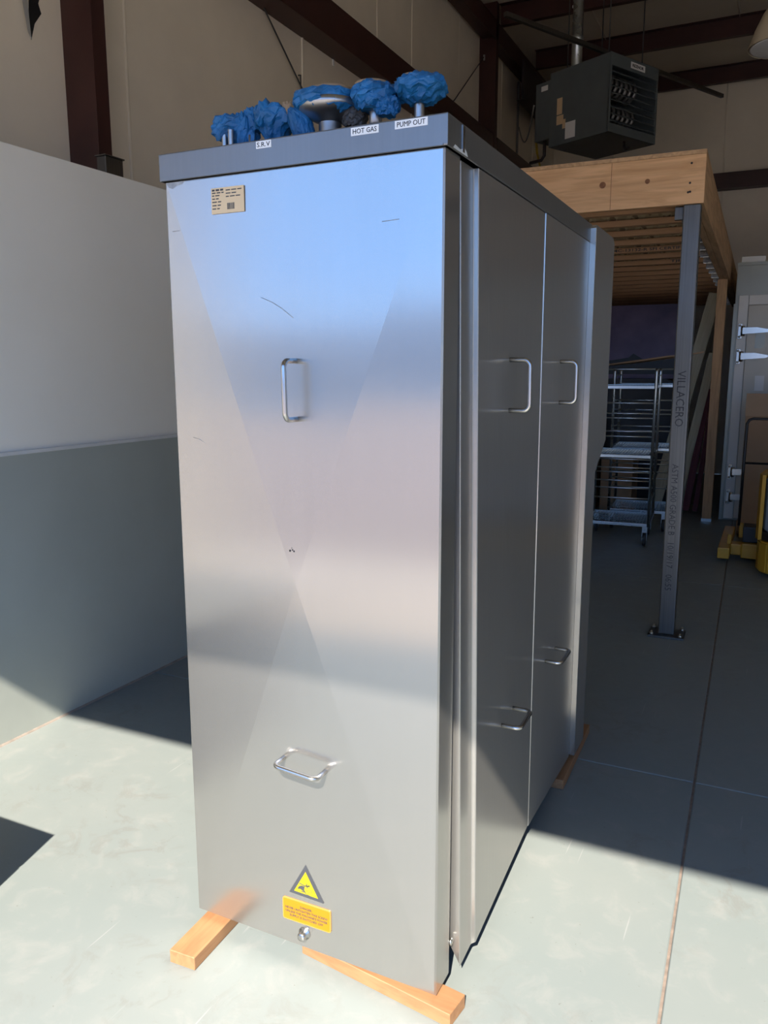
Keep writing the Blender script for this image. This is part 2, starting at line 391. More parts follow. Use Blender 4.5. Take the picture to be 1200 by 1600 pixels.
# wires on the side wall
tag(obj('brace_cable', tube(BM(), [(XW+0.03, 2.6, 4.62), (XW+0.03, 3.377, 4.013), (XW+0.03, 3.91, 3.603), (XW+0.03, 4.1, 3.45)], 0.006, 6), 'cable_dark'), 'thin dark brace cable slanting down the beige wall', 'cable')
tag(obj('brace_cable', tube(BM(), [(XW+0.055, 7.886, 5.08), (XW+0.03, 7.5, 4.75), (XW+0.03, 7.05, 4.40), (XW+0.03, 6.8, 4.22)], 0.006, 6), 'cable_dark'), 'thin dark brace cable tied to the far red column', 'cable')
bm = BM(); tube(bm, [(XW, 3.905, 3.70), (XW+0.02, 3.905, 3.70), (XW+0.02, 3.905, 3.62), (XW+0.012, 3.93, 3.60), (XW, 3.945, 3.62)], 0.005, 6)
tag(obj('wall_hook', bm, 'cable_dark'), 'small bent wire hook on the beige wall seam', 'hook')
tag(obj('conduit', tube(BM(), [(XW+0.02, 9.40, 0.02), (XW+0.02, 9.40, 2.6), (XW+0.02, 9.40, 5.27)], 0.016, 8), 'cable'), 'thin grey conduit running up the wall behind the heater', 'pipe')
bm = BM(); pts = []
for i in range(13):
    f = i/12; pts.append((XW+0.05+f*0.735, 9.36-1.90*f, 4.70-0.42*math.sin(math.pi*f*0.8)-0.10*f))
tag(obj('heater_wire', tube(bm, pts, 0.008, 6), 'cable'), 'grey wire sagging from conduit to the unit heater', 'cable')
bm = BM(); box(bm, 0, 0.055, 0, 0.112, 0, 0.095, bev=0.003); box(bm, -0.006, 0.061, -0.006, 0.118, 0.095, 0.101)
dk = thing('sheet_metal_duct', 'grey sheet metal offcut standing on the half wall by the column', 'duct', (-1.585, 1.405, 2.4405))
obj('duct_body', bm, 'mill_steel', dk)

# ------------------------------------------------------------------ outdoors (lights the room and shows in the steel)
tag(obj('apron', box(BM(), -30, 30, -4.4, YD-0.0, -0.25, -0.012), 'concrete_out'), 'pale concrete apron outside the roller door', 'ground')['kind'] = 'structure'
tag(obj('yard', box(BM(), -60, 60, -42, -4.4, -0.25, -0.02), 'asphalt_out'), 'worn grey asphalt yard outside the shop', 'ground')['kind'] = 'structure'
bl = thing('building', 'low pale stucco warehouse across the yard', 'building', (0, -43, 0))
obj('wall', box(BM(), -50, 50, -10, 0, 0, 4.6), 'stucco', bl)
obj('parapet', box(BM(), -50.3, 50.3, -10.3, 0.3, 4.6, 5.0), 'trim_paint', bl)
for x in range(-42, 43, 12):
    d = obj('roller_door', box(BM(), x, x+4, 0, 0.08, 0, 3.4), 'roller_door', bl)
    wdw = obj('window', box(BM(), x+6, x+8, 0, 0.08, 1.0, 2.3), 'door_frame', bl)
    obj('pane', box(BM(), x+6.1, x+7.9, 0.08, 0.1, 1.1, 2.2), 'glass_dark', wdw)

# ------------------------------------------------------------------ the machine
mc = thing('ice_machine', 'tall brushed stainless steel machine cabinet standing on lumber blocks', 'machine', (0, 0, 0))
obj('core', box(BM(), 0.03, W-0.045, 0.09, 1.42, ZB+0.03, 1.99), 'dark_core', mc)
# front: cross-broken sheet with folded returns
bm = BM(); zt = 1.997; b_ = 0.004; D0 = 0.088
def ring(ins, y): return [bm.verts.new(p) for p in ((ins, y, ZB+0.010*(1-1)+ins), (W-ins, y, ZB+ins), (W-ins, y, zt-ins), (ins, y, zt-ins))]
R0, R1, R2 = ring(b_, 0.0), ring(0.0, b_), ring(0.0, D0)
for r_ in (R0, R1, R2): r_[0].co.z += 0.010
cv = bm.verts.new((0.352, -0.0115, 1.04))
for i in range(4):
    j = (i+1) % 4
    bm.faces.new((R0[i], R0[j], cv)); bm.faces.new((R1[i], R1[j], R0[j], R0[i])); bm.faces.new((R2[i], R2[j], R1[j], R1[i]))
bm.faces.new(R2[::-1])
bmesh.ops.recalc_face_normals(bm, faces=list(bm.faces))
fp = obj('front_panel', bm, 'stainless', mc); fp['label'] = 'cross-broken brushed front panel'
def u_handle(p0, p1, out, r=0.0062, parent=None, mat='handle_steel', stand=0.052):
    p0, p1, out = Vector(p0), Vector(p1), Vector(out); d = (p1-p0).normalized(); R_ = 0.017; pts = [p0-out*0.004]
    for c_, sgn in ((p0, 1), (p1, -1)):
        cen = c_+out*(stand-R_)+d*sgn*R_; arc = []
        for i in range(7):
            a_ = math.pi/2*i/6
            arc.append(cen-d*sgn*R_*math.cos(a_)+out*R_*math.sin(a_))
        pts += arc if sgn == 1 else arc[::-1]
    pts.append(p1-out*0.004)
    return obj('handle', tube(BM(), pts, r, 12), mat, parent)
h1 = u_handle((0.360, -0.004, 1.571), (0.362, -0.004, 1.438), (0, -1, 0), parent=fp)
h2 = u_handle((0.304, -0.004, 0.583), (0.424, -0.004, 0.572), (0, -1, 0), parent=fp)
# cap
bm = BM(); box(bm, -0.008, W+0.010, -0.010, 1.392, 1.994, H, bev=0.003)
cp = obj('top_cap', bm, 'stainless_cap', mc)
bm = BM(); box(bm, W+0.010, W+0.0118, 0.072, 0.084, 1.999, 2.052); obj('seam_weld', bm, 'handle_steel', cp)
bm = BM(); box(bm, 0.0, W, -0.0115, -0.0095, 1.9945, 1.9985); obj('hem', bm, 'stainless_cap', cp)
# left side of the machine
obj('side_panel', box(BM(), 0.0, 0.028, D0+0.004, 1.40, ZB+0.04, 1.99, bev=0.003), 'stainless_side', mc)
# right side: lofted pan-shaped covers, the first one hanging a little open at its lower front corner
def loft_panel(top, bot, zt0, zb0):
    bm = BM(); n_ = len(top)
    A = [bm.verts.new((x, y, zt0)) for x, y in top]; B = [bm.verts.new((x, y, z)) for (x, y, z) in bot]
    for i in range(n_-1): bm.faces.new((A[i], A[i+1], B[i+1], B[i]))
    bmesh.ops.recalc_face_normals(bm, faces=list(bm.faces))
    return bm
xs0 = W-0.006
top1 = [(xs0-0.03, 0.108), (xs0-0.002, 0.108), (xs0, 0.110), (xs0, 0.188), (xs0+0.002, 0.190), (xs0+0.010, 0.191), (xs0+0.012, 0.193), (xs0+0.012, 0.762), (xs0+0.010, 0.764), (xs0-0.02, 0.764)]
off1 = [0.027]*7+[0.007]*3
zb1 = [0.11, 0.06, 0.052, 0.058, 0.060, 0.066, 0.066, 0.085, 0.085, 0.085]
bot1 = [(x+o_, y+0.004, z) for (x, y), o_, z in zip(top1, off1, zb1)]
def solid(bm, th=0.0016):
    bmesh.ops.recalc_face_normals(bm, faces=list(bm.faces)); bmesh.ops.solidify(bm, geom=list(bm.faces), thickness=th); return bm
s1 = obj('side_panel', solid(loft_panel(top1, bot1, 1.992, 0)), 'stainless_side', mc)
top2 = [(xs0-0.02, 0.769), (xs0+0.012, 0.769), (xs0+0.0145, 0.7705), (xs0+0.0145, 1.366), (xs0-0.02, 1.368)]
bot2 = [(x+0.005-0.004*(i > 2), y, 0.080-0.03*(i > 2)) for i, (x, y) in enumerate(top2)]
s2 = obj('side_panel', solid(loft_panel(top2, bot2, 1.992, 0)), 'stainless_side', mc)
xp = lambda z, k: xs0+0.012+k*(1.992-z)/1.93
u_handle((xp(1.576, 0.017), 0.455, 1.576), (xp(1.445, 0.017), 0.457, 1.445), (1, 0, 0), parent=s1)
u_handle((xp(0.57, 0.018), 0.430, 0.574), (xp(0.57, 0.015), 0.552, 0.576), (1, 0, 0), parent=s1)
u_handle((xs0+0.0155, 0.998, 1.576), (xs0+0.0155, 1.000, 1.446), (1, 0, 0), parent=s2)
u_handle((xs0+0.0175, 0.93, 0.592), (xs0+0.0175, 1.064, 0.594), (1, 0, 0), parent=s2)
# rear cabinet with the stepped-back lower half
bm = BM(); prism(bm, [(1.372, 0.055), (1.372, 2.040), (1.384, 2.052), (1.690, 2.052), (1.725, 2.035), (1.725, 1.27), (1.535, 1.16), (1.535, 0.055)], 'x', 0.0, W+0.030)
bmesh.ops.bevel(bm, geom=[e_ for e_ in bm.edges if abs(e_.verts[0].co.x-e_.verts[1].co.x) < 1e-5], offset=0.002, segments=1, affect='EDGES')
rc = obj('rear_cabinet', bm, 'stainless_side', mc)
obj('upright', box(BM(), W+0.0045, W+0.0295, 1.3695, 1.3715, 0.06, 1.992), 'stainless', mc)['label'] = 'bright vertical edge strip'
# feet, screw
obj('foot', lathe(BM(), [(0, 0.0385), (0.020, 0.0385), (0.020, 0.05), (0.014, 0.052), (0.014, 0.09), (0, 0.09)], 18, T(0.055, 0.045, 0)), 'pipe_steel', mc)
obj('foot', lathe(BM(), [(0, 0.0385), (0.020, 0.0385), (0.020, 0.05), (0.014, 0.052), (0.014, 0.09), (0, 0.09)], 18, T(0.665, 0.045, 0)), 'pipe_steel', mc)
for x in (0.06, 0.66): obj('foot', lathe(BM(), [(0, 0.0385), (0.025, 0.0385), (0.025, 0.06), (0, 0.06)], 18, T(x, 1.46, 0)), 'pipe_steel', mc)
bm = BM(); lathe(bm, [(0, 0.022), (0.009, 0.022), (0.0115, 0.019), (0.0115, 0.004), (0.017, 0.003), (0.017, 0.0), (0, 0.0)], 20, T(0.351, -0.0008, 0.096) @ RX(math.pi/2))
sc_ = obj('screw', bm, 'handle_steel', fp)
obj('bolt', lathe(BM(), [(0, 0.006), (0.009, 0.004), (0.011, 0.0), (0, 0)], 14, T(W, 0.10, 0.125) @ RY(math.pi/2)), 'chrome', mc)
# lettered labels on the cap
for body, x0, x1, z0, z1 in (('S.R.V', 0.272, 0.312, 2.037, 2.0525), ('HOT GAS', 0.512, 0.577, 2.0355, 2.0515), ('PUMP OUT', 0.614, 0.687, 2.0365, 2.0525)):
    bm = BM(); box(bm, x0, x1, -0.0108, -0.0100, z0, z1)
    lb = obj('name_label', bm, 'label_white', cp); lb['label'] = 'white label reading '+body
    obj('lettering', text_mesh(body, 0.0098, (x1-x0)*0.86, 0.0), 'ink', lb, ((x0+x1)/2, -0.0110, (z0+z1)/2), FACE_FRONT)
# paper tag on the front panel
ty = -0.0032
tagm = Matrix.Translation((0.1845, ty, 1.938)) @ Matrix.Rotation(0.0, 4, 'Y')
bm = BM(); box(bm, -0.046, 0.046, -0.0009, 0.0009, -0.0285, 0.0285, bev=0.0004)
pt = obj('paper_tag', bm, 'card_tan', fp, (0.1845, ty, 1.938)); pt['label'] = 'tan printed paper tag with a barcode'
bm = BM(); r9 = random.Random(3)
for i, z in enumerate((0.0235, 0.0175, 0.0115, 0.0045, -0.0025, -0.010, -0.0175)):
    x = -0.043
    for k in range(3 if i < 2 else 2):
        l_ = r9.uniform(0.006, 0.013); h_ = 0.0012 if i else 0.002
        box(bm, x, x+l_, -0.0012, -0.0009, z-h_, z+h_); x += l_+0.003
for i, z in enumerate((0.0215, 0.0145, 0.0075)):
    x = -0.004
    for k in range(2 if i == 1 else 3):
        l_ = r9.uniform(0.008, 0.015); box(bm, x, min(0.043, x+l_), -0.0012, -0.0009, z-0.0011, z+0.0011); x += l_+0.003
obj('print_line', bm, 'faint_ink', pt)
bm = BM(); x = -0.001
while x < 0.019:
    wd = r9.choice((0.0006, 0.001, 0.0016)); box(bm, x, x+wd, -0.0012, -0.0009, -0.021, -0.007); x += wd+r9.choice((0.0005, 0.0009))
obj('barcode', bm, 'faint_ink', pt)
# hazard triangle
yy = -0.0042
bm = BM(); prism(bm, [(0.308, 0.2055), (0.411, 0.2025), (0.359, 0.296)], 'y', yy, yy+0.0045)
tri = obj('warning_triangle', bm, 'sign_grey', fp); tri['label'] = 'yellow hazard triangle with grey border'
cxx, czz = 0.3593, 0.2335
bm = BM(); prism(bm, [(cxx+(x-cxx)*0.70, czz+(z-czz)*0.70) for x, z in ((0.308, 0.2055), (0.411, 0.2025), (0.359, 0.296))], 'y', yy-0.0006, yy)
obj('sign_face', bm, 'sign_yellow', tri)
bm = BM(); yp = yy-0.0010
prism(bm, [(0.334, 0.2225), (0.339, 0.2310), (0.347, 0.2350), (0.356, 0.2345), (0.354, 0.2235), (0.360, 0.2140), (0.352, 0.2200), (0.343, 0.2245)], 'y', yp, yp+0.0004)
for (xa, za), (xb, zb_) in (((0.340, 0.2405), (0.358, 0.2360)), ((0.357, 0.2375), (0.372, 0.2395)), ((0.362, 0.2345), (0.362, 0.2445)), ((0.364, 0.2350), (0.370, 0.2425)), ((0.345, 0.2190), (0.353, 0.2175))):
    d = Vector((xb-xa, zb_-za)).normalized(); q = Vector((-d.y, d.x))*0.0011
    prism(bm, [(xa+q.x, za+q.y), (xb+q.x, zb_+q.y), (xb-q.x, zb_-q.y), (xa-q.x, za-q.y)], 'y', yp, yp+0.0004)
for R_, w_ in ((0.0105, 0.0008), (0.0045, 0.0009)):
    for i in range(20):
        a0, a1 = 2*math.pi*i/20, 2*math.pi*(i+1)/20
        prism(bm, [(0.366+R_*math.cos(a0), 0.2235+R_*math.sin(a0)), (0.366+R_*math.cos(a1), 0.2235+R_*math.sin(a1)), (0.366+(R_-w_)*math.cos(a1), 0.2235+(R_-w_)*math.sin(a1)), (0.366+(R_-w_)*math.cos(a0), 0.2235+(R_-w_)*math.sin(a0))], 'y', yp, yp+0.0004)
obj('pictogram', bm, 'sign_grey', tri)
def rrect(x0, x1, z0, z1, r, n_=5):
    o_ = []
    for cx_, cz_, a_ in ((x1-r, z1-r, 0), (x0+r, z1-r, 90), (x0+r, z0+r, 180), (x1-r, z0+r, 270)):
        for i in range(n_+1):
            t_ = math.radians(a_+90*i/n_); o_.append((cx_+r*math.cos(t_), cz_+r*math.sin(t_)))
    return o_
bm = BM(); prism(bm, rrect(0.2865, 0.4315, 0.1235, 0.1865, 0.006), 'y', yy, yy+0.0045)
wp = obj('warning_plate', bm, 'sign_rim', fp); wp['label'] = 'orange danger plate with small lettering'
bm = BM(); prism(bm, rrect(0.2895, 0.4285, 0.1265, 0.1835, 0.004), 'y', yy-0.0005, yy); obj('sign_face', bm, 'sign_orange', wp)
obj('lettering', text_mesh("DANGER:\nNEVER UNTIGHTEN THIS SCREW\nUNLESS THE MACHINE'S POWER\nSUPPLY IS SWITCHED OFF", 0.0062, 0.128, 0.0, line=1.15), 'sign_grey', wp, (0.359, yy-0.0009, 0.155), FACE_FRONT)

# pipe stubs wrapped in blue tape
def wrap(x, y, z, rx, ry, hz, seed, prof, tilt=0.0, wob=0.14):
    """crumpled tape wrap: profile of (radius fraction, height fraction)"""
    bm = BM(); seg = 36; rings = []
    dense = []
    for (ra, za), (rb, zb_) in zip(prof, prof[1:]):
        for i in range(5): f = i/5; dense.append((ra+(rb-ra)*f, za+(zb_-za)*f))
    dense.append(prof[-1])
    for r_, z_ in dense:
        rg = []
        for k_ in range(seg):
            a_ = 2*math.pi*k_/seg; p_ = Vector((math.cos(a_)*2.2, math.sin(a_)*2.2, z_*3.0))+Vector((seed*7.3, seed*3.1, 0))
            f = 1+wob*noise.noise(p_)+wob*0.8*(abs(noise.noise(p_*2.3))-0.2)+wob*0.30*(abs(noise.noise(p_*4.6))-0.2)
            rg.append(bm.verts.new((rx*r_*f*math.cos(a_), ry*r_*f*math.sin(a_), hz*(z_+(0.16*noise.noise(p_*1.7+Vector((9, 9, 9)))+0.05*noise.noise(p_*4.1))*(0.3+r_)))))
        rings.append(rg)
    for a_, b2 in zip(rings, rings[1:]):
        for k_ in range(seg): bm.faces.new((a_[k_], a_[(k_+1) % seg], b2[(k_+1) % seg], b2[k_]))
    bm.faces.new(rings[0][::-1]); bm.faces.new(rings[-1])
    for f in bm.faces: f.smooth = False
    bmesh.ops.recalc_face_normals(bm, faces=list(bm.faces))
    bmesh.ops.transform(bm, matrix=T(x, y, z) @ RY(tilt), verts=list(bm.verts))
    return bm
DISC = [(0.30, 0.0), (0.62, 0.14), (0.96, 0.42), (1.0, 0.62), (0.86, 0.84), (0.55, 1.0), (0.05, 0.98)]
CUP = [(0.72, 0.0), (0.92, 0.2), (1.0, 0.55), (0.95, 0.82), (0.7, 1.0), (0.05, 0.97)]
CONE = [(0.28, 0.0), (0.36, 0.28), (0.62, 0.50), (0.98, 0.72), (1.0, 0.86), (0.8, 1.0), (0.05, 0.96)]
def stub(x, y, r, z1, name='pipe_stub', flare=0.0):
    return obj(name, lathe(BM(), [(r+flare, H-0.002), (r+flare*0.4, H+0.02), (r, H+0.035), (r, z1)], 20, T(x, y, 0)), 'pipe_steel', mc)
Y0 = 0.15
s_ = stub(0.599, Y0, 0.0115, 2.165)
obj('tape_wrap', wrap(0.600, Y0, 2.130, 0.060, 0.060, 0.058, 1.0, DISC, 0.03, 0.18), 'blue_tape', s_)
s_ = stub(0.491, Y0, 0.0115, 2.165)
obj('collar', lathe(BM(), [(0.0118, 2.10), (0.0148, 2.105), (0.0148, 2.132), (0.0118, 2.14)], 20, T(0.491, Y0, 0)), 'pipe_steel', s_)
obj('tape_wrap', wrap(0.490, Y0, 2.130, 0.053, 0.055, 0.056, 2.0, CUP, 0.05, 0.2), 'blue_tape', s_)
obj('tape_wrap', wrap(0.524, Y0-0.015, 2.112, 0.030, 0.028, 0.040, 2.6, CUP, 0.2, 0.25), 'blue_tape', s_)
s_ = stub(0.372, Y0, 0.027, 2.16, 'pipe_reducer', 0.010)
obj('flange', lathe(BM(), [(0.027, 2.118), (0.050, 2.130), (0.074, 2.146), (0.074, 2.160), (0.0, 2.160)], 28, T(0.372, Y0, 0)), 'pipe_steel', s_)
obj('tape_wrap', wrap(0.366, Y0, 2.134, 0.080, 0.078, 0.050, 3.0, [(0.62, 0.0), (0.94, 0.25), (1.0, 0.6), (0.9, 0.95), (0.05, 1.0)], 0.03, 0.12), 'blue_tape', s_)
obj('tape_wrap', wrap(0.318, Y0-0.02, 2.085, 0.027, 0.027, 0.075, 3.4, CUP, -0.35), 'blue_tape', s_)
obj('tape_wrap', wrap(0.425, Y0+0.01, 2.105, 0.030, 0.030, 0.045, 3.9, CUP, 0.3), 'dark_wrap', s_)
obj('cardboard_disc', lathe(BM(), [(0, 2.1895), (0.052, 2.1895), (0.054, 2.182), (0, 2.182)], 22, T(0.376, Y0, 0)), 'kraft', s_)
s_ = stub(0.222, Y0, 0.016, 2.12)
obj('tape_wrap', wrap(0.222, Y0, 2.062, 0.055, 0.056, 0.110, 4.0, CONE, 0.02, 0.2), 'blue_tape', s_)
obj('tape_wrap', wrap(0.170, Y0, 2.125, 0.024, 0.024, 0.055, 4.5, CUP, -0.4), 'blue_tape', s_)
obj('tape_wrap', wrap(0.260, Y0-0.01, 2.135, 0.020, 0.022, 0.040, 4.8, CUP, 0.3), 'kraft', s_)
obj('pin', tube(BM(), [(0.186, 0.09, H-0.002), (0.186, 0.09, H+0.045)], 0.0025, 8), 'pipe_steel', mc)
s_ = stub(0.092, Y0-0.03, 0.0075, 2.135)
obj('tape_wrap', wrap(0.098, Y0, 2.112, 0.056, 0.040, 0.056, 5.0, CUP, 0.06, 0.25), 'blue_tape', s_)
obj('tape_wrap', wrap(0.128, Y0, 2.078, 0.034, 0.032, 0.088, 5.5, CUP, 0.1, 0.25), 'blue_tape', s_)
obj('cardboard_disc', lathe(BM(), [(0, 2.170), (0.024, 2.168), (0.024, 2.160), (0, 2.16)], 16, T(0.085, Y0, 0)), 'kraft', s_)
stub(0.118, Y0-0.04, 0.0075, 2.125)

for x, r_, z_ in ((0.480, 0.040, 2.186), (0.585, 0.030, 2.187)):
    obj('cardboard_disc', lathe(BM(), [(0, z_+0.004), (r_, z_+0.004), (r_, z_-0.004), (0, z_-0.004)], 18, T(x, Y0+0.004, 0)), 'kraft', mc)
for x, z, r_ in ((0.338, 1.124, 0.0028), (0.345, 1.1265, 0.002), (0.349, 1.1235, 0.0022), (0.343, 1.131, 0.0012)):
    obj('scuff_mark', lathe(BM(), [(0, 0.0006), (r_, 0.0004), (r_, 0.0)], 8, T(x, -0.0104, z) @ RX(math.pi/2)), 'dark_iron', fp)
for pts in ([(0.270, -0.0032, 1.716), (0.300, -0.0036, 1.704), (0.325, -0.0042, 1.690), (0.355, -0.0046, 1.668)], [(0.055, -0.0006, 1.385), (0.075, -0.0010, 1.381), (0.092, -0.0012, 1.372)], [(0.018, -0.0003, 1.88), (0.04, -0.0005, 1.881)], [(0.58, -0.0012, 1.86), (0.62, -0.0010, 1.862)]):
    obj('scratch', tube(BM(), [(x, y-0.0016, z) for x, y, z in pts], 0.0004, 5), 'pipe_steel', fp)
bm = BM(); prism(bm, [(0.004, 1.992), (0.060, 1.992), (0.052, 1.986), (0.035, 1.983), (0.024, 1.977), (0.012, 1.981)], 'y', -0.0006, 0.0); obj('glue_residue', bm, 'glue', fp)
bm = BM(); prism(bm, [(0.02, 1.9962), (0.105, 1.9962), (0.10, 2.003), (0.085, 2.010), (0.06, 2.001), (0.03, 2.004)], 'x', W+0.0098, W+0.0108); obj('glue_residue', bm, 'trim_paint', cp)
# lumber under the machine
def lumber(label, poly, mat, h=0.038):
    bm = BM(); prism(bm, poly, 'z', 0.0002, h)
    bmesh.ops.bevel(bm, geom=list(bm.edges), offset=0.0018, segments=1, affect='EDGES')
    return tag(obj('lumber_block', bm, mat), label, 'lumber', 'lumber blocks under the machine')
def bar_poly(a, b, wd):
    a, b = Vector(a), Vector(b); d = (b-a).normalized(); q = Vector((-d.y, d.x))*wd/2
    return [tuple(a-q), tuple(b-q), tuple(b+q), tuple(a+q)]
lumber('orange pine lumber block poking out under the round foot', bar_poly((0.060, -0.145), (0.040, 0.42), 0.080), 'stud_y')
lumber('orange pine lumber block lying along the machine front edge', bar_poly((0.325, 0.072), (0.775, 0.008), 0.078), 'stud_x')
lumber('brown pine lumber block under the shaded rear of the machine', bar_poly((0.712, 1.19), (0.700, 1.72), 0.080), 'stud_y')

# unseen plastic crate added by the half wall, its shadow falls into view
cr = thing('unseen_crate', 'slatted grey plastic crate added out of view for the shadow it casts', 'crate', (-0.98, -0.90, 0))
for i in range(4):
    obj('slat', box(BM(), -0.40, 0.418, -0.387, -0.367, 0.02+i*0.148, 0.155+i*0.148, bev=0.002), 'tote_grey', cr)
    obj('slat', box(BM(), -0.40, 0.418, 0.367, 0.387, 0.02+i*0.148, 0.155+i*0.148, bev=0.002), 'tote_grey', cr)
    obj('slat', box(BM(), 0.398, 0.418, -0.366, 0.366, 0.02+i*0.148, 0.155+i*0.148, bev=0.002), 'tote_grey', cr)
obj('lid', box(BM(), -0.40, 0.418, -0.387, 0.387, 0.602, 0.62, bev=0.002), 'tote_grey', cr)
obj('base', box(BM(), -0.40, 0.418, -0.387, 0.387, 0.0, 0.018, bev=0.002), 'tote_grey', cr)

# ------------------------------------------------------------------ timber mezzanine
MROT = 0.0175
mz = thing('mezzanine', 'timber storage mezzanine with exposed joists on posts', 'mezzanine', (0.937, 3.2, 0), MROT)
XL, YE = -2.35, 8.0
rb = obj('rim_board', box(BM(), -1.083, 0.0, 0.0, 0.038, 2.428, 2.678, bev=0.002), 'pine_face', mz)
rb2 = obj('rim_board', box(BM(), XL, -1.087, 0.0, 0.038, 2.428, 2.678, bev=0.002), 'pine_face', mz)
for x, z, r in ((-0.535, 2.565, 0.016), (-0.295, 2.563, 0.012)):
    obj('knot', lathe(BM(), [(0, 0.0005), (r, 0.0005), (r*1.1, 0.0)], 18, T(x, 0.0, z) @ RX(math.pi/2)), 'knot', rb)
for x, z in ((-0.072, 2.635), (-0.075, 2.535), (-0.072, 2.49), (-0.082, 2.488)):
    obj('screw_head', lathe(BM(), [(0, 0.001), (0.006, 0.0005), (0.006, 0)], 10, T(x, 0, z) @ RX(math.pi/2)), 'dark_iron', rb)
for x in (-0.49,): obj('board_joint', box(BM(), x, x+0.0025, -0.0004, 0.001, 2.43, 2.676), 'knot', rb)
obj('edge_beam', box(BM(), -0.045, 0.0, 0.039, YE, 2.428, 2.678, bev=0.002), 'pine_y', mz)
obj('edge_beam', box(BM(), -0.092, -0.047, 0.039, YE, 2.428, 2.678, bev=0.002), 'pine_y', mz)
obj('deck', box(BM(), XL, 0.0, 0.0, YE, 2.679, 2.70), 'pine_y', mz)
jw = BM(); box(jw, XL+0.02, -0.096, 0.012, 0.022, 2.475, 2.64); jwm = bpy.data.meshes.new('web'); jw.to_mesh(jwm); jw.free(); jwm.materials.append(MATS['osb'])
jf = BM(); box(jf, XL+0.02, -0.096, -0.012, 0.046, 2.437, 2.475, bev=0.002); jfm = bpy.data.meshes.new('flange'); jf.to_mesh(jfm); jf.free(); jfm.materials.append(MATS['flange_wood'])
jt = BM(); box(jt, XL+0.02, -0.096, -0.012, 0.046, 2.641, 2.677); jtm = bpy.data.meshes.new('flange'); jt.to_mesh(jtm); jt.free(); jtm.materials.append(MATS['flange_wood'])
hb = BM(); box(hb, -0.16, -0.094, -0.016, -0.0135, 2.43, 2.60); box(hb, -0.16, -0.094, 0.0475, 0.050, 2.43, 2.60); box(hb, -0.16, -0.094, -0.016, 0.050, 2.4335, 2.436)
box(hb, -0.0955, -0.0925, -0.05, 0.084, 2.45, 2.60)
hbm = bpy.data.meshes.new('joist_hanger'); hb.to_mesh(hbm); hb.free(); hbm.materials.append(MATS['chrome'])
for i in range(19):
    y = 0.22+0.405*i
    if y > YE-0.1: break
    j = obj('joist', jfm, None, mz, (0, y, 0))
    obj('web', jwm, None, j); obj('top_flange', jtm, None, j)
    obj('joist_hanger', hbm, None, mz, (0, y, 0))
    if i == 4: obj('lettering', text_mesh('ESR-1153-CCMC-13132-R SFI CERTIFIED', 0.020, 0.85, 0.0006), 'faint_ink', j, (-0.62, -0.0125, 2.456), FACE_FRONT)
    if i == 6: obj('lettering', text_mesh('TJI 110', 0.020, 0.20, 0.0006), 'faint_ink', j, (-0.32, -0.0125, 2.456), FACE_FRONT)
# steel post
sp_ = obj('steel_post', box(BM(), -0.101, -0.012, 0.003, 0.092, 0.0125, 2.4275, bev=0.007), 'mill_steel', mz)
obj('base_plate', box(BM(), -0.155, 0.045, -0.04, 0.135, 0.0002, 0.0125, bev=0.001), 'mill_steel', sp_)
for x in (-0.135, 0.025):
    for y in (-0.02, 0.115):
        obj('bolt', lathe(BM(), [(0, 0.035), (0.006, 0.035), (0.006, 0.024), (0.011, 0.024), (0.011, 0.0125), (0, 0.0125)], 6, T(x, y, 0)), 'galvanised', sp_)
obj('lettering', text_mesh('ASTM A500 GRADE B   10/19/17   06:55', 0.034, 0.74, 0.0), 'post_ink', sp_, (-0.060, 0.0022, 0.652), (math.pi/2, math.pi/2, 0))
obj('lettering', text_mesh('VILLACERO', 0.044, 0.31, 0.0), 'worn_ink', sp_, (-0.056, 0.0022, 1.39), (math.pi/2, math.pi/2, 0))
obj('weld_bracket', box(BM(), -0.15, -0.105, 0.06, 0.09, 2.36, 2.4275, bev=0.003), 'mill_steel', sp_)
wp_ = obj('wood_post', box(BM(), -0.105, -0.015, 4.02, 4.11, 0.03, 2.4275, bev=0.003), 'pine_z', mz)
obj('post_base', box(BM(), -0.108, -0.012, 4.017, 4.113, 0.0002, 0.03), 'galvanised', wp_)

